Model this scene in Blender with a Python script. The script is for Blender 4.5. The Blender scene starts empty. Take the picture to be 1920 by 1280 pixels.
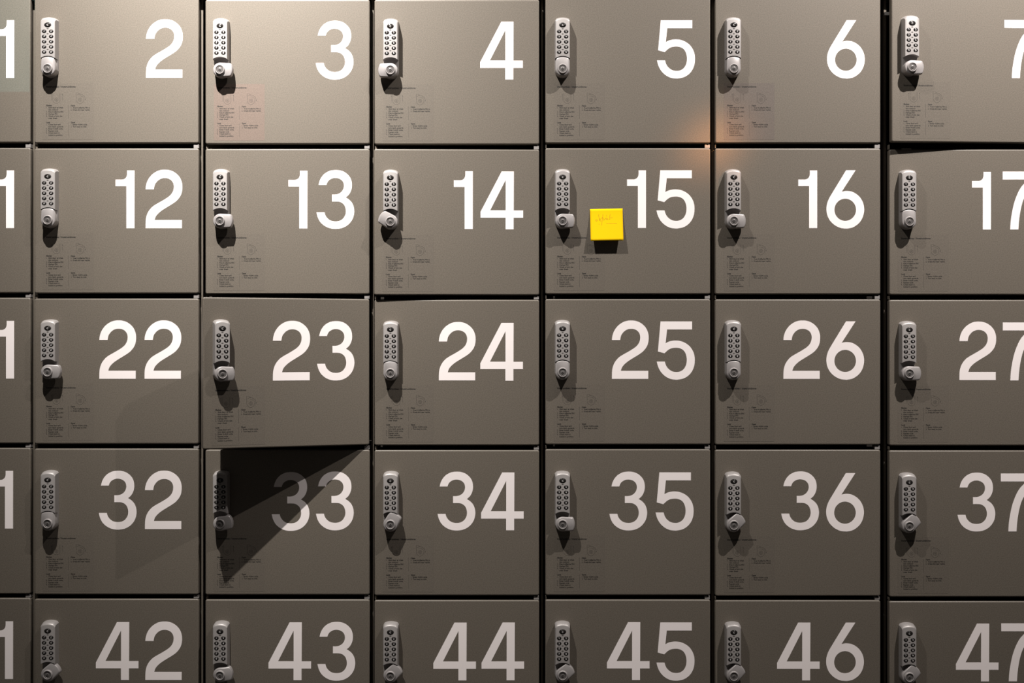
import bpy, bmesh, math
from mathutils import Vector, Matrix, Quaternion

scene = bpy.context.scene
COL = scene.collection
S = 0.001225            # metres per unit; one unit is one photo pixel on the door plane
ZC = 1.5                # camera height
DIST = 3.1              # camera distance from the door faces
PI = math.pi


def W(px, py, out=0.0):
    """a place given on the plane of the doors, and how far it stands out of it -> world"""
    return Vector(((px - 960) * S, -out * S, ZC - (py - 640) * S))


# ------------------------------------------------------------------ camera, world, light
cam_d = bpy.data.cameras.new('camera')
cam = bpy.data.objects.new('camera', cam_d)
COL.objects.link(cam)
cam.location = (0, -DIST, ZC)
cam.rotation_euler = (PI / 2, 0, 0)
cam_d.sensor_width = 36
cam_d.lens = 36 * DIST / (1920 * S)
cam_d.clip_start = 0.05
scene.camera = cam

vs = scene.view_settings
vs.view_transform = 'Standard'
vs.look = 'None'
vs.exposure = 0.05
vs.gamma = 1.0
vs.use_curve_mapping = False

world = bpy.data.worlds.new('world')
scene.world = world
world.use_nodes = True
bg = world.node_tree.nodes['Background']
bg.inputs[0].default_value = (1.0, 0.93, 0.86, 1)
bg.inputs[1].default_value = 0.030


def lamp_base(name, loc, direction, watts, color, radius, angle):
    d = bpy.data.lights.new(name, 'SPOT')
    d.energy = watts
    d.color = color
    d.shadow_soft_size = radius
    d.spot_size = math.radians(angle)
    d.spot_blend = 0.3
    o = bpy.data.objects.new(name, d)
    COL.objects.link(o)
    o.location = loc
    o.rotation_euler = Vector(direction).to_track_quat('-Z', 'Y').to_euler()
    d.use_nodes = True
    return o, d


def node_math(nt, op, a, b=None):
    n = nt.nodes.new('ShaderNodeMath')
    n.operation = op
    for i, v in enumerate((a, b)):
        if v is None:
            continue
        if isinstance(v, (int, float)):
            n.inputs[i].default_value = v
        else:
            nt.links.new(v, n.inputs[i])
    return n.outputs[0]


def beam_coords(d):
    nt = d.node_tree
    tc = nt.nodes.new('ShaderNodeTexCoord')
    sep = nt.nodes.new('ShaderNodeSeparateXYZ')
    nt.links.new(tc.outputs['Normal'], sep.inputs[0])
    az = node_math(nt, 'ABSOLUTE', sep.outputs[2])
    az = node_math(nt, 'MAXIMUM', az, 0.001)
    return nt, node_math(nt, 'DIVIDE', sep.outputs[0], az), node_math(nt, 'DIVIDE', sep.outputs[1], az)


def gaussian_spot(name, src, aim, watts, color, radius, sigma_deg, tail=0.0, angle=150):
    """a spotlight with a reflector's soft bell-shaped beam"""
    a, b = W(*src), W(*aim)
    o, d = lamp_base(name, a, b - a, watts, color, radius, angle)
    nt, tx, ty = beam_coords(d)
    r2 = node_math(nt, 'ADD', node_math(nt, 'MULTIPLY', tx, tx), node_math(nt, 'MULTIPLY', ty, ty))
    s = math.tan(math.radians(sigma_deg))
    e = node_math(nt, 'MULTIPLY', r2, -1 / (2 * s * s))
    g = node_math(nt, 'EXPONENT', e)
    g = node_math(nt, 'ADD', g, tail)
    em = nt.nodes['Emission']
    nt.links.new(g, em.inputs['Strength'])
    return o


# two ceiling spotlights in front of the lockers (left one stronger)
gaussian_spot('spotlight_left', (266, -1630, 1140), (419, -221, 0) , 1840, (1.0, 0.96, 0.91), 0.012, 9.9, 0.085)
gaussian_spot('spotlight_right', (2230, -1630, 1170), (2015, -634, 0) , 1370, (1.0, 0.945, 0.90), 0.012, 17.2, 0.06)

# added cool beam, source unseen, cut to clip the upper part of locker 1
o, d = lamp_base('cool_patch_beam', W(-150, 40, 1500), (0, 1, 0), 26, (0.40, 1.0, 0.95), 0.002, 60)
nt, tx, ty = beam_coords(d)
inside = node_math(nt, 'MULTIPLY', node_math(nt, 'LESS_THAN', tx, 216 / 1500),
                   node_math(nt, 'GREATER_THAN', ty, -132 / 1500))
nt.links.new(inside, nt.nodes['Emission'].inputs['Strength'])

# added beam imitating a warm reflection where lockers 5, 6, 15 and 16 meet
gaussian_spot('warm_reflection_beam', (2080, -250, 1200), (1334, 268, 0), 210, (1.0, 0.42, 0.12), 0.01, 1.35, 0.0, 30)


# ------------------------------------------------------------------ materials
def principled(name, color, rough=0.5, metal=0.0, spec=0.5):
    m = bpy.data.materials.new(name)
    m.use_nodes = True
    b = m.node_tree.nodes['Principled BSDF']
    b.inputs['Base Color'].default_value = (*color, 1)
    b.inputs['Roughness'].default_value = rough
    b.inputs['Metallic'].default_value = metal
    b.inputs['Specular IOR Level'].default_value = spec
    return m


def speckle(m, color, amount, scale, bump=0.0, bump_dist=0.0002):
    nt = m.node_tree
    b = nt.nodes['Principled BSDF']
    tc = nt.nodes.new('ShaderNodeTexCoord')
    n = nt.nodes.new('ShaderNodeTexNoise')
    n.inputs['Scale'].default_value = scale
    n.inputs['Detail'].default_value = 3
    nt.links.new(tc.outputs['Object'], n.inputs['Vector'])
    r = nt.nodes.new('ShaderNodeValToRGB')
    r.color_ramp.elements[0].position = 0.3
    r.color_ramp.elements[1].position = 0.7
    r.color_ramp.elements[0].color = (*[c * (1 - amount) for c in color], 1)
    r.color_ramp.elements[1].color = (*[c * (1 + amount) for c in color], 1)
    nt.links.new(n.outputs[0], r.inputs[0])
    nt.links.new(r.outputs[0], b.inputs['Base Color'])
    if bump:
        bp = nt.nodes.new('ShaderNodeBump')
        bp.inputs['Strength'].default_value = bump
        bp.inputs['Distance'].default_value = bump_dist
        nt.links.new(n.outputs[0], bp.inputs['Height'])
        nt.links.new(bp.outputs[0], b.inputs['Normal'])
    return m


DOORC = (0.136, 0.116, 0.094)
M = {}
M['door'] = speckle(principled('taupe_powder_coat', DOORC, 0.46, 0, 0.55), DOORC, 0.22, 480, 0.15)
M['carcass'] = speckle(principled('taupe_sheet_steel', DOORC, 0.5, 0, 0.3), DOORC, 0.06, 300)
M['shaded_inside'] = principled('shaded_locker_inside', (0.03, 0.026, 0.022), 0.7, 0, 0.2)  # near-black paint standing in for shade inside the taupe lockers
M['white'] = principled('white_vinyl', (0.94, 0.865, 0.855), 0.5, 0, 0.3)
M['silver'] = speckle(principled('silver_lacquer', (0.33, 0.307, 0.298), 0.42, 0.2, 0.5), (0.33, 0.307, 0.298), 0.03, 900)
M['knob'] = speckle(principled('silver_lacquer_knob', (0.35, 0.325, 0.32), 0.36, 0.2, 0.5), (0.35, 0.325, 0.32), 0.03, 900)
M['chrome'] = principled('polished_steel', (0.55, 0.53, 0.52), 0.32, 0.7)
M['key'] = principled('dark_key_face', (0.20, 0.185, 0.18), 0.35, 0.5)  # darker grey than the rest of the lock
M['button'] = principled('dark_glossy_button', (0.015, 0.013, 0.012), 0.22, 0.0, 0.45)
M['digit'] = principled('pale_button_digit', (0.66, 0.63, 0.62), 0.4)
M['black'] = principled('black_recess', (0.012, 0.010, 0.009), 0.4)
M['mark'] = principled('grey_lock_mark', (0.07, 0.064, 0.06), 0.5)
M['ink'] = principled('black_print', (0.018, 0.015, 0.012), 0.6)
M['line'] = principled('grey_print', (0.035, 0.03, 0.025), 0.6)
M['hinge'] = principled('hinge_zinc', (0.30, 0.28, 0.27), 0.5, 0.2)
M['yellow'] = principled('yellow_paper', (0.76, 0.465, 0.0), 0.8, 0, 0.1)
M['pen'] = principled('faint_pen', (0.40, 0.20, 0.01), 0.8, 0, 0.1)
M['plinth'] = speckle(principled('plinth_paint', DOORC, 0.5, 0, 0.3), DOORC, 0.06, 200)
M['wall'] = speckle(principled('dark_wall_paint', (0.05, 0.045, 0.04), 0.8), (0.05, 0.045, 0.04), 0.1, 8)
M['floor'] = speckle(principled('dark_floor', (0.10, 0.09, 0.08), 0.6), (0.10, 0.09, 0.08), 0.15, 6)


def film(name, k, rough):
    return speckle(principled(name, k, rough, 0, 0.52), k, 0.2, 480)


M['film'] = film('clear_label_film', tuple(c * f for c, f in zip(DOORC, (0.965, 0.965, 0.975))), 0.46)
M['film_pink'] = film('pinkish_label_film', tuple(c * f for c, f in zip(DOORC, (1.14, 1.01, 1.03))), 0.45)
M['film_grey'] = film('greyish_label_film', tuple(c * f for c, f in zip(DOORC, (0.93, 0.91, 0.97))), 0.45)


# ------------------------------------------------------------------ mesh helpers (unit = photo pixel; x, up, out)
def link(name, me, parent=None):
    o = bpy.data.objects.new(name, me)
    COL.objects.link(o)
    if parent is not None:
        o.parent = parent
    return o


def finish(bm, name, mats, sharp=35, crisp_caps=False):
    for v in bm.verts:
        x, up, out = v.co
        v.co = (x * S, -out * S, up * S)
    bmesh.ops.recalc_face_normals(bm, faces=bm.faces[:])
    for f in bm.faces:
        f.smooth = True
    for e in bm.edges:
        if len(e.link_faces) == 2 and e.calc_face_angle(0) > math.radians(sharp):
            e.smooth = False
        if crisp_caps and any(len(f.verts) > 4 for f in e.link_faces):
            e.smooth = False
    me = bpy.data.meshes.new(name)
    bm.to_mesh(me)
    bm.free()
    for m in mats:
        me.materials.append(m)
    return me


def loft(bm, rings, mat=0, cap0=True, cap1=True):
    """rings: lists of (x, up, out), all the same length"""
    vr = [[bm.verts.new(p) for p in r] for r in rings]
    n = len(rings[0])
    for a, b in zip(vr, vr[1:]):
        for i in range(n):
            j = (i + 1) % n
            bm.faces.new((a[i], a[j], b[j], b[i])).material_index = mat
    if cap0:
        bm.faces.new(vr[0][::-1]).material_index = mat
    if cap1:
        bm.faces.new(vr[-1]).material_index = mat


def box(bm, x0, x1, u0, u1, o0, o1, mat=0):
    loft(bm, [[(x0, u0, o), (x1, u0, o), (x1, u1, o), (x0, u1, o)] for o in (o0, o1)], mat)


def ellipse(rx, ry, out, cx=0, cy=0, n=28):
    return [(cx + rx * math.cos(2 * PI * i / n), cy + ry * math.sin(2 * PI * i / n), out) for i in range(n)]


def lathe(bm, prof, cx, cy, mat=0, n=36, cap0=True, cap1=True):
    loft(bm, [ellipse(r, r, o, cx, cy, n) for r, o in prof], mat, cap0, cap1)


def rrect(x0, x1, u0, u1, r, out, k=4):
    pts = []
    for cx, cy, a in ((x1 - r, u0 + r, -90), (x1 - r, u1 - r, 0), (x0 + r, u1 - r, 90), (x0 + r, u0 + r, 180)):
        for i in range(k + 1):
            t = math.radians(a + 90 * i / k)
            pts.append((cx + r * math.cos(t), cy + r * math.sin(t), out))
    return pts


def tube_path(bm, pts, w, o0, o1, mat=0):
    """flat stroke of width w along pts (x, up)"""
    P = [Vector(p) for p in pts]
    L, R = [], []
    for i, p in enumerate(P):
        d = (P[min(i + 1, len(P) - 1)] - P[max(i - 1, 0)]).normalized()
        n = Vector((-d.y, d.x)) * w / 2
        L.append(p + n)
        R.append(p - n)
    for i in range(len(P) - 1):
        q = (L[i], L[i + 1], R[i + 1], R[i])
        loft(bm, [[(v.x, v.y, o) for v in q] for o in (o0, o1)], mat)


# ------------------------------------------------------------------ big numerals
def spline(points):
    """points: (x, y[, 'C']) closed; smooth through plain points, corners at 'C'"""
    n = len(points)
    out = []
    for i in range(n):
        p1, p2 = points[i], points[(i + 1) % n]
        p0 = points[i - 1] if len(p1) == 2 else p1
        p3 = points[(i + 2) % n] if len(p2) == 2 else p2
        out.append((p1[0], p1[1]))
        if len(p1) == 3 and len(p2) == 3:
            continue
        for k in (0.25, 0.5, 0.75):
            r = []
            for a in (0, 1):
                A, B, C_, D = p0[a], p1[a], p2[a], p3[a]
                r.append(0.5 * (2 * B + (C_ - A) * k + (2 * A - 5 * B + 4 * C_ - D) * k * k + (3 * B - A - 3 * C_ + D) * k ** 3))
            out.append(tuple(r))
    return out


C = 'C'
GLYPH = {
    # scale, left, baseline, contours
    '1': (9.85, 105, 1155, [[(318, 90, C), (455, 90, C), (455, 1155, C), (305, 1155, C), (305, 380, C), (105, 380, C),
                             (105, 258, C), (228, 258, C), (265, 248), (297, 222), (313, 188), (318, 155, C)]]),
    '2': (10.24, 90, 1183, [[(90, 437, C), (98, 365), (125, 280), (170, 205), (235, 138), (320, 87), (395, 66), (460, 62), (530, 67),
                             (610, 92), (690, 145), (750, 215), (785, 300), (796, 380), (790, 470), (768, 545), (730, 607), (680, 662),
                             (620, 707), (540, 757), (450, 812), (380, 860), (320, 915), (283, 965), (262, 1028, C), (788, 1028, C),
                             (788, 1183, C), (90, 1183, C), (92, 1060), (101, 980), (127, 900), (167, 833), (225, 770), (300, 720),
                             (380, 675), (465, 625), (540, 574), (592, 520), (622, 460), (633, 400), (630, 350), (612, 300), (575, 258),
                             (520, 230), (460, 222), (400, 230), (345, 257), (300, 300), (266, 355), (248, 437, C)]]),
    '3': (10.24, 75, 1212, [[(115, 377, C), (133, 305), (170, 230), (235, 158), (320, 111), (385, 96), (450, 92), (520, 98), (600, 124),
                             (670, 174), (722, 238), (748, 310), (755, 385), (748, 450), (725, 515), (690, 570), (636, 618, C),
                             (700, 660), (752, 715), (785, 785), (799, 865), (795, 935), (774, 1015), (730, 1090), (660, 1158),
                             (560, 1206), (440, 1222), (330, 1208), (230, 1163), (150, 1092), (103, 1008), (84, 945), (75, 902, C),
                             (228, 902, C), (246, 962), (288, 1020), (350, 1062), (430, 1077), (510, 1068), (575, 1032), (620, 970),
                             (638, 905), (635, 840), (612, 772), (570, 727), (520, 702), (460, 695), (372, 695, C), (372, 562, C),
                             (430, 562), (490, 550), (545, 518), (585, 465), (602, 398), (590, 330), (552, 282), (500, 254),
                             (435, 244), (370, 256), (313, 290), (283, 330), (265, 377, C)]]),
    '4': (10.24, 55, 1220, [[(460, 110, C), (695, 110, C), (692, 857, C), (873, 857, C), (873, 997, C), (690, 997, C), (690, 1220, C),
                             (536, 1220, C), (536, 997, C), (55, 997, C), (55, 885, C)],
                            [(538, 272, C), (538, 855, C), (240, 855, C)]]),
    '5': (10.24, 70, 1186, [[(143, 80, C), (748, 80, C), (748, 234, C), (268, 234, C), (240, 500, C), (300, 468), (370, 452),
                             (440, 447), (530, 458), (620, 495), (700, 555), (760, 640), (792, 730), (800, 825), (790, 925),
                             (755, 1022), (690, 1108), (600, 1168), (505, 1193), (430, 1198), (330, 1182), (230, 1130), (150, 1050),
                             (97, 952), (70, 850, C), (225, 850, C), (247, 922), (290, 985), (360, 1035), (440, 1051), (520, 1040),
                             (590, 992), (632, 915), (646, 825), (637, 740), (607, 665), (557, 615), (490, 590), (425, 586),
                             (350, 597), (290, 627), (247, 665), (218, 692, C), (92, 657, C)]]),
    '6': (10.24, 57, 1186, [[(435, 78, C), (618, 78, C), (350, 492, C), (400, 480), (455, 476), (540, 488), (625, 530), (700, 597),
                             (755, 690), (779, 785), (778, 885), (745, 1000), (680, 1095), (580, 1168), (490, 1194), (420, 1198),
                             (320, 1184), (210, 1128), (122, 1040), (72, 935), (57, 830), (66, 735), (98, 640), (150, 545, C)],
                            [(418 + 207 * math.cos(t * PI / 12), 838 + 212 * math.sin(t * PI / 12)) for t in range(24)]]),
    '7': (9.85, 690, 1185, [[(690, 115, C), (1382, 115, C), (1382, 245, C), (1290, 335), (1200, 430), (1125, 530), (1070, 640),
                             (1030, 780), (1003, 930), (988, 1060), (980, 1185, C), (828, 1185, C), (838, 1030), (862, 870),
                             (900, 700), (955, 545), (1022, 415), (1100, 325), (1165, 262, C), (690, 262, C)]]),
}


def curve_mesh(cu, name, mats):
    ob = bpy.data.objects.new('tmp', cu)
    COL.objects.link(ob)
    bpy.context.view_layer.update()
    dg = bpy.context.evaluated_depsgraph_get()
    me = bpy.data.meshes.new_from_object(ob.evaluated_get(dg))
    bpy.data.objects.remove(ob)
    bpy.data.curves.remove(cu)
    me.name = name
    me.materials.clear()
    for m in mats:
        me.materials.append(m)
    return me


def upright(me, out=0.0):
    """curve data lies in x/y: stand it up so it faces -y"""
    for v in me.vertices:
        x, y, z = v.co
        v.co = (x, -z - out * S, y)
    me.update()
    return me


def glyph_mesh(ch):
    sc, left, base, cons = GLYPH[ch]
    cu = bpy.data.curves.new('numeral', 'CURVE')
    cu.dimensions = '2D'
    cu.fill_mode = 'BOTH'
    for con in cons:
        pts = spline(con)
        sp = cu.splines.new('POLY')
        sp.points.add(len(pts) - 1)
        for p, (x, y) in zip(sp.points, pts):
            p.co = ((x - left) / sc * S, (base - y) / sc * S, 0, 1)
        sp.use_cyclic_u = True
    cu.extrude = 0.08 * S
    return upright(curve_mesh(cu, 'numeral_' + ch, [M['white']]), 0.14)


NUMERAL = {c: glyph_mesh(c) for c in '1234567'}


# ------------------------------------------------------------------ small text
def text_geometry(bm, txt, x, base, width=None, height=None, out=0.0, mat=0, bold=0.0, depth=0.03):
    """adds text to bm (unit px); fitted to width, or sized by em height and centred when width is None"""
    cu = bpy.data.curves.new('t', 'FONT')
    cu.body = txt
    cu.size = 10
    cu.fill_mode = 'BOTH'
    cu.offset = bold
    cu.resolution_u = 2
    me = curve_mesh(cu, 't', [])
    xs = [v.co.x for v in me.vertices]
    ys = [v.co.y for v in me.vertices]
    x0, x1 = min(xs), max(xs)
    em = (height or 3.9) / 10.0
    sx = (width / (x1 - x0)) if width else em
    vm = {}
    for f in me.polygons:
        vv = []
        for i in f.vertices:
            if i not in vm:
                co = me.vertices[i].co
                if width:
                    vm[i] = bm.verts.new((x + (co.x - x0) * sx, base + co.y * em, out))
                else:
                    vm[i] = bm.verts.new((x + (co.x - (x0 + x1) / 2) * em, base + (co.y - (min(ys) + max(ys)) / 2) * em, out))
            vv.append(vm[i])
        try:
            bm.faces.new(vv).material_index = mat
        except ValueError:
            pass
    bpy.data.meshes.remove(me)


# instruction label; origin = lower left corner of the door (x right, up)
LX, LT = 22.5, 0


def make_print(part):
    bm = bmesh.new()
    O = 0.20
    T = lambda y: 551.0 - y
    if part == 'title':
        text_geometry(bm, 'Instructies / Instructions', 22.6, T(446.9), 54.6, 4.3, O, 0, 0.40)
        return finish(bm, 'label_title', [M['ink']])
    col1 = [(481.9, 'Sluiten', 22.2, 10.7, 1), (485.9, '1.', 22.6, 1.2, 0), (485.9, 'Sluit deur en draai', 26.4, 27.3, 0),
            (489.9, 'slot omhoog', 26.4, 18.6, 0), (493.8, '2.', 22.4, 1.6, 0), (493.8, 'Kies 4-cijferige PIN', 26.4, 27.9, 0),
            (497.8, '3.', 22.4, 1.6, 0), (497.8, 'Herhaal PIN', 26.4, 16.8, 0), (501.7, '4.', 22.4, 1.6, 0),
            (501.7, 'Check of slot niet', 26.4, 26.2, 0), (505.7, 'meer draait', 26.4, 16.5, 0),
            (513.7, 'Lock', 22.2, 7.6, 1), (517.6, '1.', 22.6, 1.2, 0), (517.6, 'Close door and', 26.4, 22.6, 0),
            (521.6, 'turn latch upwards', 26.4, 27.9, 0), (525.5, '2.', 22.4, 1.6, 0), (525.5, 'Enter 4-digit code', 26.4, 27.0, 0),
            (529.5, '3.', 22.4, 1.6, 0), (529.5, 'Repeat code', 26.4, 18.6, 0), (533.4, '4.', 22.4, 1.6, 0),
            (533.4, 'Check latch is', 26.4, 20.7, 0), (537.4, 'locked in position', 26.4, 26.2, 0)]
    col2 = [(482.2, 'Open', 68.3, 8.2, 1), (486.2, '1.', 68.6, 1.2, 0), (486.2, 'Voer 4-cijferige PIN in', 72.2, 31.8, 0),
            (490.2, '2.', 68.4, 1.6, 0), (490.2, 'Draai slot naar rechts', 72.2, 31.8, 0),
            (513.7, 'Open', 68.3, 8.2, 1), (517.7, '1.', 68.6, 1.2, 0), (517.7, 'Enter 4-digit code', 72.0, 27.1, 0),
            (521.7, '2.', 68.4, 1.6, 0), (521.7, 'Turn latch to right', 72.0, 25.8, 0)]
    for y, s, x, w, b in {'left': col1, 'right': col2}[part]:
        text_geometry(bm, s, x, T(y), w, 3.7, O, 0, 0.5 if b else 0.32)
    for y0, y1 in ((480.6, 505.4), (512.0, 537.6)) if part == 'right' else ():
        tube_path(bm, [(64.0, T(y0)), (64.0, T(y1))], 0.35, O - 0.03, O, 1)
    return finish(bm, 'label_print', [M['ink'], M['line']])


def arc(cx, cy, r, a0, a1, n=14):
    return [(cx + r * math.cos(math.radians(a0 + (a1 - a0) * i / n)), cy + r * math.sin(math.radians(a0 + (a1 - a0) * i / n))) for i in range(n + 1)]


def arrow_head(bm, x, y, ang, s=1.3):
    a = math.radians(ang)
    pts = [(x + s * math.cos(a + k), y + s * math.sin(a + k), o) for o in (0.17, 0.20) for k in (0, 2.4, -2.4)]
    loft(bm, [pts[:3], pts[3:]], 0)


def make_diagram(kind):
    bm = bmesh.new()
    o0, o1 = 0.17, 0.20
    if kind == 0:
        cx, cy, r = 41.3, 81.2, 6.8
        tube_path(bm, [(cx - r, cy + 12)] + arc(cx, cy, r, 180, 360) + [(cx + r, cy + 12)], 0.38, o0, o1)
        tube_path(bm, [(cx - 9.3, cy + 8.6), (cx - 9.3, cy - 0.6)], 0.38, o0, o1)
        tube_path(bm, [(cx + 11.2, cy + 8.6), (cx + 11.2, cy - 0.6)], 0.38, o0, o1)
        arrow_head(bm, cx + 11.2, cy + 9.6, 90)
        arrow_head(bm, cx - 9.3, cy + 9.6, 90)
    else:
        cx, cy, r = 85.7, 81.2, 7.2
        tube_path(bm, [(cx - r, cy + 13.5), (cx - r, cy)] + arc(cx, cy, r, 180, 370), 0.38, o0, o1)
        tube_path(bm, [(cx - 5.6, cy + 13.2), (cx - 0.5, cy + 11.0)], 0.3, o0, o1)
        tube_path(bm, arc(cx - 0.2, cy + 0.3, 10.0, 128, 12), 0.38, o0, o1)
        tube_path(bm, arc(cx, cy, r, 10, 96), 0.3, o0, o1)
        arrow_head(bm, cx + 9.9, cy + 0.6, -80)
    tube_path(bm, arc(cx, cy, 3.2, 0, 360, 20), 0.35, o0, o1)
    tube_path(bm, arc(cx, cy, 1.5, 0, 360, 12), 0.3, o0, o1)
    tube_path(bm, [(cx, cy - 0.9), (cx, cy + 0.9)], 0.4, o0, o1)
    return finish(bm, 'lock_diagram', [M['line']])


def make_film(mat):
    bm = bmesh.new()
    loft(bm, [rrect(16.2, 111.2, 6.2, 112.2, 0.8, o) for o in (0.03, 0.13)])
    return finish(bm, 'label_film', [mat])


PRINT = {k: make_print(k) for k in ('title', 'left', 'right')}
DIAG = [make_diagram(0), make_diagram(1)]
FILM = {k: make_film(M[k]) for k in ('film', 'film_pink', 'film_grey')}

# ------------------------------------------------------------------ keypad lock; origin = middle of the keypad's upper front edge
KC = -88.5              # height of the knob's axis


def housing_ring(hw, top, out, bulge=3.2, rc=2.4):
    pts = []
    n = 12
    for i in range(n + 1):                       # top arc, right to left
        t = 1 - 2 * i / n
        x = hw * t
        drop = 0.0
        e = abs(t)
        if e > 0.8:
            drop = rc * ((e - 0.8) / 0.2) ** 2
        pts.append((x, top + bulge * (1 - t * t) - drop, out))
    for i in range(n + 1):                       # concave arch, left to right
        x = -hw + 2 * hw * i / n
        pts.append((x, KC + math.sqrt(23.8 ** 2 - x * x), out))
    return pts


def make_lock_body():
    bm = bmesh.new()
    spec = [(0, 14.3, 6.4), (9, 14.0, 5.9), (14, 13.8, 5.0), (17, 13.6, 3.9), (18.8, 13.4, 2.4), (19.6, 13.15, 1.1), (20.0, 12.7, 0.0)]
    loft(bm, [housing_ring(hw, top, o) for o, hw, top in spec])

    def slab(r, out):
        return [(-r, -58, out)] + [(r * math.cos(math.radians(180 + 180 * i / 24)), KC + r * math.sin(math.radians(180 + 180 * i / 24)), out)
                                   for i in range(25)] + [(r, -58, out)]
    loft(bm, [slab(14.3, 0.0), slab(14.0, 6.5), slab(13.6, 8.0), slab(12.8, 8.6)])
    # dark sockets round the buttons
    loft(bm, [ellipse(6.5, 4.7, o, 0, -7.4) for o in (19.9, 20.06)], 1)
    for r in range(5):
        for s in (-1, 1):
            loft(bm, [ellipse(4.25, 3.35, o, s * 6.5, -19.3 - 9.63 * r) for o in (19.9, 20.06)], 1)
        # the little raised marks between the rows
        loft(bm, [ellipse(2.1, 1.05, o, 0, -14.3 - 9.63 * r, 12) for o in (19.9, 20.05)], 2)
    return finish(bm, 'lock_body', [M['silver'], M['black'], M['mark']])


def make_button(ch):
    bm = bmesh.new()
    big = ch == 'C'
    rx, ry = (5.4, 3.8) if big else (3.4, 2.65)
    loft(bm, [ellipse(rx, ry, 20.0), ellipse(rx, ry, 20.4), ellipse(rx * 0.9, ry * 0.9, 20.7), ellipse(rx * 0.72, ry * 0.72, 20.9),
              ellipse(rx * 0.4, ry * 0.4, 21.0)])
    text_geometry(bm, ch, 0, 0, None, 4.4 if big else 4.2, 21.05, 1, 0.22)
    return finish(bm, 'button_' + ch, [M['button'], M['digit']], 60)


def make_knob():
    """origin on the knob's axis, tip pointing up"""
    bm = bmesh.new()

    def ring(inset, out):
        r = 13.7 - inset
        pts = []
        for i in range(25):                      # round end, left over the bottom to right
            a = math.radians(180 + 180 * i / 24)
            pts.append((r * math.cos(a), r * math.sin(a), out))
        R = 23.2 - inset
        half = math.asin(min(0.99, (r - 0.3) / R))
        for i in range(15):                      # tip arc, right to left
            a = half - 2 * half * i / 14
            dr = 0.9 if i in (0, 14) else 0.0
            pts.append(((R - dr) * math.sin(a), (R - dr) * math.cos(a), out))
        return pts
    loft(bm, [ring(0, 8.7), ring(0.1, 15.5), ring(0.45, 17.6), ring(1.1, 18.9), ring(2.2, 19.5)])
    lathe(bm, [(9.4, 19.2), (9.1, 20.6), (8.7, 22.2), (8.1, 23.0), (7.3, 23.0), (6.8, 22.3), (6.7, 19.6)], 0, 0, 0, 36, False, False)
    return finish(bm, 'lock_knob', [M['knob']])


def make_key_cylinder():
    bm = bmesh.new()
    lathe(bm, [(6.6, 19.6), (6.6, 21.7), (6.2, 22.0), (5.2, 22.0), (4.9, 21.6), (2.6, 21.9)], 0, 0, 0, 32)
    lathe(bm, [(2.9, 21.6), (2.9, 22.3), (2.5, 22.5)], 0, 0, 0, 24)
    box(bm, -0.45, 0.45, -2.0, 2.0, 22.3, 22.56, 1)
    box(bm, -0.85, 0.85, -0.5, 0.9, 22.3, 22.56, 1)
    return finish(bm, 'key_cylinder', [M['key'], M['black']], 40)


LOCK_BODY = make_lock_body()
BUTTON = {c: make_button(c) for c in 'C1234567890'}
KNOB = make_knob()
KEYCYL = make_key_cylinder()


# ------------------------------------------------------------------ lockers
def make_door(w, h):
    """origin = lower right corner of the front face (hinge side)"""
    bm = bmesh.new()
    rings = []
    r = 2.4
    arc_pts = [(r - r * math.cos(math.radians(a)), -r + r * math.sin(math.radians(a))) for a in (0, 15, 30, 45, 60, 75, 90)]
    for inset, out in [(0.5, -15), (0.0, -14.5)] + arc_pts:
        rings.append(rrect(-w + inset, -inset, inset, h - inset, 3.2 - inset * 0.6, out))
    loft(bm, rings)
    return finish(bm, 'door_panel', [M['door']], 70, True)


def make_carcass(x0, x1, u0, u1):
    """origin = middle of the bottom front"""
    bm = bmesh.new()
    f, b = -16.2, -330
    t = 2.0
    g = 0.15
    x0 += g
    x1 -= g
    u0 += g
    u1 -= g
    fs = -44
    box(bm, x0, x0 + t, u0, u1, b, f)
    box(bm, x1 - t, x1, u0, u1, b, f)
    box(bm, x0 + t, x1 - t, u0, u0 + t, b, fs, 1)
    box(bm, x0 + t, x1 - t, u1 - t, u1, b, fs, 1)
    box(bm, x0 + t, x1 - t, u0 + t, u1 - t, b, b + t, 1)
    return finish(bm, 'carcass', [M['carcass'], M['shaded_inside']])


DL = [-251, 64.5, 385, 702, 1022.5, 1341, 1667.5]
DR = [57, 372.5, 693, 1011, 1332, 1651, 1977]
XB = [-264, 57.2, 375.0, 697.0, 1016.6, 1338.8, 1664, 1992]
TOP = [[-3, -3, -0.5, -0.5, -3, -3, -3],
       [277, 278, 279, 280.2, 277.5, 278, 280],
       [558, 559.5, 560.5, 561.8, 560.5, 561, 562],
       [839.5, 840.8, 843, 843.7, 842, 843, 844.3],
       [1121, 1122.5, 1123.7, 1125, 1124, 1125.2, 1127]]
BOT = [[267, 268, 269.8, 270.5, 268.3, 268, 268],
       [549, 549.8, 551, 553, 551, 551.3, 552.3],
       [831, 832, 833.5, 834.5, 833, 833.5, 835],
       [1113, 1114.2, 1114.8, 1116, 1115.5, 1117, 1118.7],
       [1393.5, 1395, 1396.2, 1397.5, 1396.5, 1397.7, 1399.5]]
OPEN = {(0, 6): 2.8, (1, 3): 1.5, (2, 2): 21.1}
KNOB_ANGLE = [[0, 0, 90, -90, 0, 0, 90],
              [0, 0, 90, -59, 90, 90, 0],
              [0, 90, 90, 0, 0, 0, 90],
              [0, 0, 80, 29, 90, 46, 45],
              [0, 47, 82, 45, 49, 44, 43]]
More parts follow.
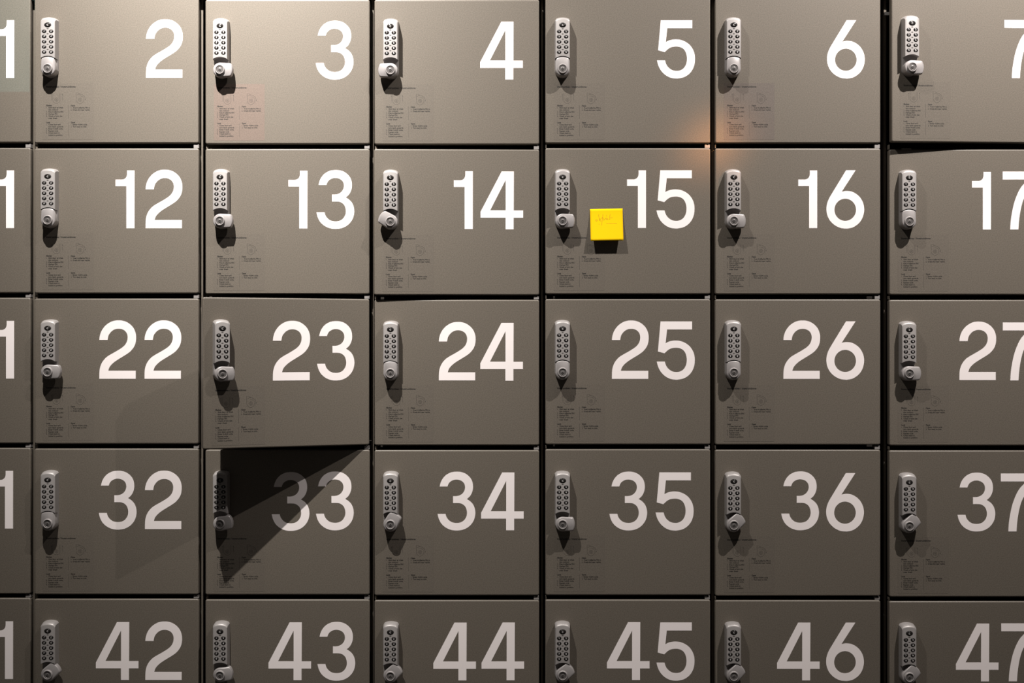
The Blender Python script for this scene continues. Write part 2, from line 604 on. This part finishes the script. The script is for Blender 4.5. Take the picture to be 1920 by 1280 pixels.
# left edge and baseline of every numeral
NUM = {
    (0, 0): [('1', -8.8, 146)], (0, 1): [('2', 273.8, 145.7)], (0, 2): [('3', 592, 148.3)], (0, 3): [('4', 900.4, 149.1)],
    (0, 4): [('5', 1231.8, 146)], (0, 5): [('6', 1550.6, 146)], (0, 6): [('7', 1881.5, 147.1)],
    (1, 0): [('1', -65.5, 427.5), ('1', -9, 427.5)], (1, 1): [('1', 216.7, 427.7), ('2', 273, 427.6)],
    (1, 2): [('1', 540.8, 428.2), ('3', 593.5, 428.1)], (1, 3): [('1', 851, 429.5), ('4', 901, 430)],
    (1, 4): [('1', 1175.7, 427.3), ('5', 1230.9, 427.1)], (1, 5): [('1', 1496.7, 427.5), ('6', 1549.5, 427.2)],
    (1, 6): [('1', 1822.4, 430.3), ('7', 1880, 430.2)],
    (2, 0): [('2', -95, 709.5), ('1', -9, 709.5)], (2, 1): [('2', 186.3, 709.9), ('2', 271, 709.9)],
    (2, 2): [('2', 511.0, 711.5), ('3', 593.0, 711.5)], (2, 3): [('2', 822.8, 712.9), ('4', 900.6, 713.5)],
    (2, 4): [('2', 1147.3, 710.1), ('5', 1231.4, 710.4)], (2, 5): [('2', 1468.8, 710.1), ('6', 1549.4, 710.4)],
    (2, 6): [('2', 1798.8, 712.2), ('7', 1880.2, 713)],
    (3, 0): [('3', -97, 990.5), ('1', -11, 990.5)], (3, 1): [('3', 185.4, 991.6), ('2', 271.8, 991.5)],
    (3, 2): [('3', 509.5, 994), ('3', 592.5, 993)], (3, 3): [('3', 820.5, 993.3), ('4', 902, 993.8)],
    (3, 4): [('3', 1142.6, 993.2), ('5', 1229.2, 993.2)], (3, 5): [('3', 1464.8, 992.8), ('6', 1549, 994.8)],
    (3, 6): [('3', 1795.3, 995.1), ('7', 1876.5, 996)],
    (4, 0): [('4', -103, 1272.5), ('1', -11, 1272.5)], (4, 1): [('4', 179.8, 1274.2), ('2', 272.5, 1274.2)],
    (4, 2): [('4', 503.4, 1274.7), ('3', 595.3, 1274.8)], (4, 3): [('4', 812.5, 1275.2), ('4', 902.8, 1275)],
    (4, 4): [('4', 1138, 1274.4), ('5', 1230.9, 1274.5)], (4, 5): [('4', 1456.9, 1275.2), ('6', 1549, 1275)],
    (4, 6): [('4', 1792.3, 1277), ('7', 1877.3, 1276.8)],
}
FILM_KIND = {(0, 2): 'film_pink', (0, 5): 'film_grey'}


def knob_words(a):
    if a == 0:
        return 'lock knob upright'
    if a == -90:
        return 'lock knob turned left'
    if a < 0:
        return 'lock knob tilted left'
    if a >= 78:
        return 'lock knob turned right'
    return 'lock knob tilted right'


def build_locker(r, c):
    L, R, T, B = DL[c], DR[c], TOP[r][c], BOT[r][c]
    num = str(r) + str(c + 1) if r else str(c + 1)
    yb0 = -8 if r == 0 else (BOT[r - 1][c] + T) / 2
    yb1 = 1400.5 if r == 4 else (B + TOP[r + 1][c]) / 2
    xm = (XB[c] + XB[c + 1]) / 2
    base = W(xm, yb1)
    root = bpy.data.objects.new('locker', None)
    COL.objects.link(root)
    root.location = base
    root.empty_display_size = 0.05
    state = {(0, 6): 'door slightly ajar, ', (1, 3): 'door not quite shut, ', (2, 2): 'door standing open, ',
             (3, 2): 'half in shadow, '}.get((r, c), '')
    if (r, c) == (1, 4):
        state = 'yellow note on it, '
    root['label'] = 'taupe metal locker with big white number %s, %s%s' % (num, state, knob_words(KNOB_ANGLE[r][c]))
    root['category'] = 'locker'
    root['group'] = 'numbered taupe lockers in the wall'

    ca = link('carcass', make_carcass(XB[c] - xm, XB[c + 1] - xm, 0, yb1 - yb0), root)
    # hinge block and strike lug in the slot under the door
    bm = bmesh.new()
    h0, h1 = B + 2.2, (TOP[r + 1][c] - 0.9 if r < 4 else B + 8.4)
    u0, u1 = yb1 - h1, yb1 - h0
    hx = R - xm
    ring = [(hx - 10, u0), (hx - 0.6, u0), (hx - 0.6, u1), (hx - 3.6, u1), (hx - 5.2, u1 - 1.5), (hx - 6.8, u1), (hx - 10, u1)]
    loft(bm, [[(x, u, o) for x, u in ring] for o in (-15.5, -3.0)])
    link('hinge', finish(bm, 'hinge', [M['hinge']]), root)
    bm = bmesh.new()
    lx = L - xm
    loft(bm, [rrect(lx + 0.6, lx + (4.2 if c in (0, 1, 2, 3) else 2.2), u0, u1, 0.5, o) for o in (-15.5, -5)])
    link('stop_lug', finish(bm, 'stop_lug', [M['carcass']]), root)
    if (r, c) == (0, 6):
        bm = bmesh.new()
        lx2 = 1661.2 - xm
        loft(bm, [rrect(lx2, lx2 + 8.6, yb1 - 26, yb1 - 20, 0.6, o) for o in (-16, -9)])
        link('latch_block', finish(bm, 'latch_block', [M['hinge']]), root)

    ang = math.radians(OPEN.get((r, c), 0))
    hinge = W(R, B) - base
    rot = Matrix.Rotation(ang, 3, 'Z')

    def place(o, x, up, out=0.0):
        """x, up, out measured from the hinge-side lower corner of the door face"""
        o.location = hinge + rot @ Vector((x * S, -out * S, up * S))
        o.rotation_euler = (0, 0, ang)

    door = link('door', make_door(R - L, B - T), root)
    place(door, 0, 0)
    for ch, x, y in NUM[(r, c)]:
        n = link('numeral', NUMERAL[ch], door)
        n.location = ((x - R) * S, 0, (B - y) * S)
        n['label'] = 'white vinyl digit ' + ch

    lab = link('instruction_label', FILM[FILM_KIND.get((r, c), 'film')], root)
    if (r, c) in FILM_KIND:
        lab['label'] = 'instruction label on %s film' % ('pinkish' if FILM_KIND[(r, c)] == 'film_pink' else 'greyish')
    place(lab, L - R, 0)
    link('label_title', PRINT['title'], lab)
    link('printed_text', PRINT['left'], lab)
    link('printed_text', PRINT['right'], lab)
    for d in DIAG:
        link('lock_diagram', d, lab)

    lock = link('keypad_lock', LOCK_BODY, root)
    place(lock, L - R + 31.7, 224.0)
    b = link('clear_button', BUTTON['C'], lock)
    b.location = (0, 0, -7.4 * S)
    for i, ch in enumerate('1234567890'):
        b = link('button', BUTTON[ch], lock)
        b.location = ((-6.5 if i % 2 == 0 else 6.5) * S, 0, (-19.3 - 9.63 * (i // 2)) * S)
    a = math.radians(KNOB_ANGLE[r][c])
    for nm, me in (('thumb_turn', KNOB), ('key_cylinder', KEYCYL)):
        k = link(nm, me, lock)
        k.location = (0, 0, KC * S)
        k.rotation_euler = (0, a, 0)
    return root


for r in range(5):
    for c in range(7):
        build_locker(r, c)


# ------------------------------------------------------------------ the sticky note on locker 15
def note_point(u, v):
    """u across 0..1, v down 0..1 -> (x, y, out): stuck along the top, curling off below"""
    out = 0.5 + 12.5 * v ** 1.25
    tl, tr, br, bl = (1106.2, 392.0), (1167.3, 390.7), (1167.9, 451.6), (1106.8, 452.8)
    x = (tl[0] * (1 - u) + tr[0] * u) * (1 - v) + (bl[0] * (1 - u) + br[0] * u) * v
    y = (tl[1] * (1 - u) + tr[1] * u) * (1 - v) + (bl[1] * (1 - u) + br[1] * u) * v
    return x, y, out


root_n = W(*note_point(0.5, 0)[:2])


def note_local(u, v, lift=0.0):
    x, y, o = note_point(u, v)
    p = W(x, y, o + lift) - root_n
    return p


bm = bmesh.new()
N = 14
front = [[bm.verts.new(note_local(i / N, j / N, 0.12)) for i in range(N + 1)] for j in range(N + 1)]
back = [[bm.verts.new(note_local(i / N, j / N, -0.12)) for i in range(N + 1)] for j in range(N + 1)]
for j in range(N):
    for i in range(N):
        bm.faces.new((front[j][i], front[j + 1][i], front[j + 1][i + 1], front[j][i + 1]))
        bm.faces.new((back[j][i], back[j][i + 1], back[j + 1][i + 1], back[j + 1][i]))
for k in range(N):
    bm.faces.new((front[0][k], front[0][k + 1], back[0][k + 1], back[0][k]))
    bm.faces.new((front[N][k + 1], front[N][k], back[N][k], back[N][k + 1]))
    bm.faces.new((front[k + 1][0], front[k][0], back[k][0], back[k + 1][0]))
    bm.faces.new((front[k][N], front[k + 1][N], back[k + 1][N], back[k][N]))
bmesh.ops.recalc_face_normals(bm, faces=bm.faces[:])
for f in bm.faces:
    f.smooth = len(set(v.co.y for v in f.verts)) > 0
me = bpy.data.meshes.new('sticky_note')
bm.to_mesh(me)
bm.free()
me.materials.append(M['yellow'])
note = link('sticky_note', me)
note.location = root_n
note['label'] = 'square yellow sticky note with faint handwriting stuck on locker 15'
note['category'] = 'note'

# handwriting strokes, u/v on the note
STROKES = [
    [(.17, .36), (.21, .33), (.22, .37), (.17, .38)], [(.26, .17), (.27, .26), (.29, .38), (.30, .30), (.33, .40)],
    [(.39, .17), (.385, .24), (.37, .33), (.36, .42), (.345, .52)], [(.33, .30), (.38, .27), (.42, .31), (.41, .36), (.45, .33)],
    [(.45, .33), (.49, .28), (.50, .35), (.53, .30), (.54, .35)], [(.50, .19), (.505, .24)], [(.62, .17), (.60, .25), (.59, .29), (.64, .285), (.69, .28)],
    [(.56, .34), (.59, .31), (.61, .34)], [(.26, .47), (.28, .48)], [(.49, .465), (.60, .46), (.70, .465), (.82, .475)], [(.17, .33), (.16, .36)],
]
bm = bmesh.new()
for st in STROKES:
    P = []
    for (a0, b0), (a1, b1) in zip(st, st[1:]):
        for k in range(4):
            P.append(Vector((a0 + (a1 - a0) * k / 4, b0 + (b1 - b0) * k / 4)))
    P.append(Vector(st[-1]))
    for p, q in zip(P, P[1:]):
        d = (q - p).normalized()
        n = Vector((-d.y, d.x)) * 0.0055
        quad = [p + n, q + n, q - n, p - n]
        lo = [bm.verts.new(note_local(w.x, w.y, 0.13)) for w in quad]
        hi = [bm.verts.new(note_local(w.x, w.y, 0.17)) for w in quad]
        bm.faces.new(hi)
        bm.faces.new(lo[::-1])
        for i in range(4):
            bm.faces.new((lo[i], lo[(i + 1) % 4], hi[(i + 1) % 4], hi[i]))
bmesh.ops.recalc_face_normals(bm, faces=bm.faces[:])
me = bpy.data.meshes.new('handwriting')
bm.to_mesh(me)
bm.free()
me.materials.append(M['pen'])
link('handwriting', me, note)


# ------------------------------------------------------------------ the room round the locker bank
def struct(name, x0, x1, y0, y1, z0, z1, mat):
    me = bpy.data.meshes.new(name)
    v = [(x, y, z) for z in (z0, z1) for y in (y0, y1) for x in (x0, x1)]
    f = [(0, 2, 3, 1), (4, 5, 7, 6), (0, 1, 5, 4), (2, 6, 7, 3), (0, 4, 6, 2), (1, 3, 7, 5)]
    me.from_pydata(v, [], f)
    me.materials.append(mat)
    o = link(name, me)
    o['kind'] = 'structure'
    return o


xl, xr = W(-264, 0).x, W(1992, 0).x
struct('floor', -4, 4, -5, 0.6, -0.1, 0, M['floor'])
struct('wall_back', -4, 4, 0.42, 0.55, 0, 4.6, M['wall'])
struct('trim_1', xl, xr, 0.0, 0.40, 0, W(0, 1400.5).z, M['plinth'])
struct('trim_2', xl, xr, 0.0, 0.40, W(0, -8).z, W(0, -70).z, M['plinth'])
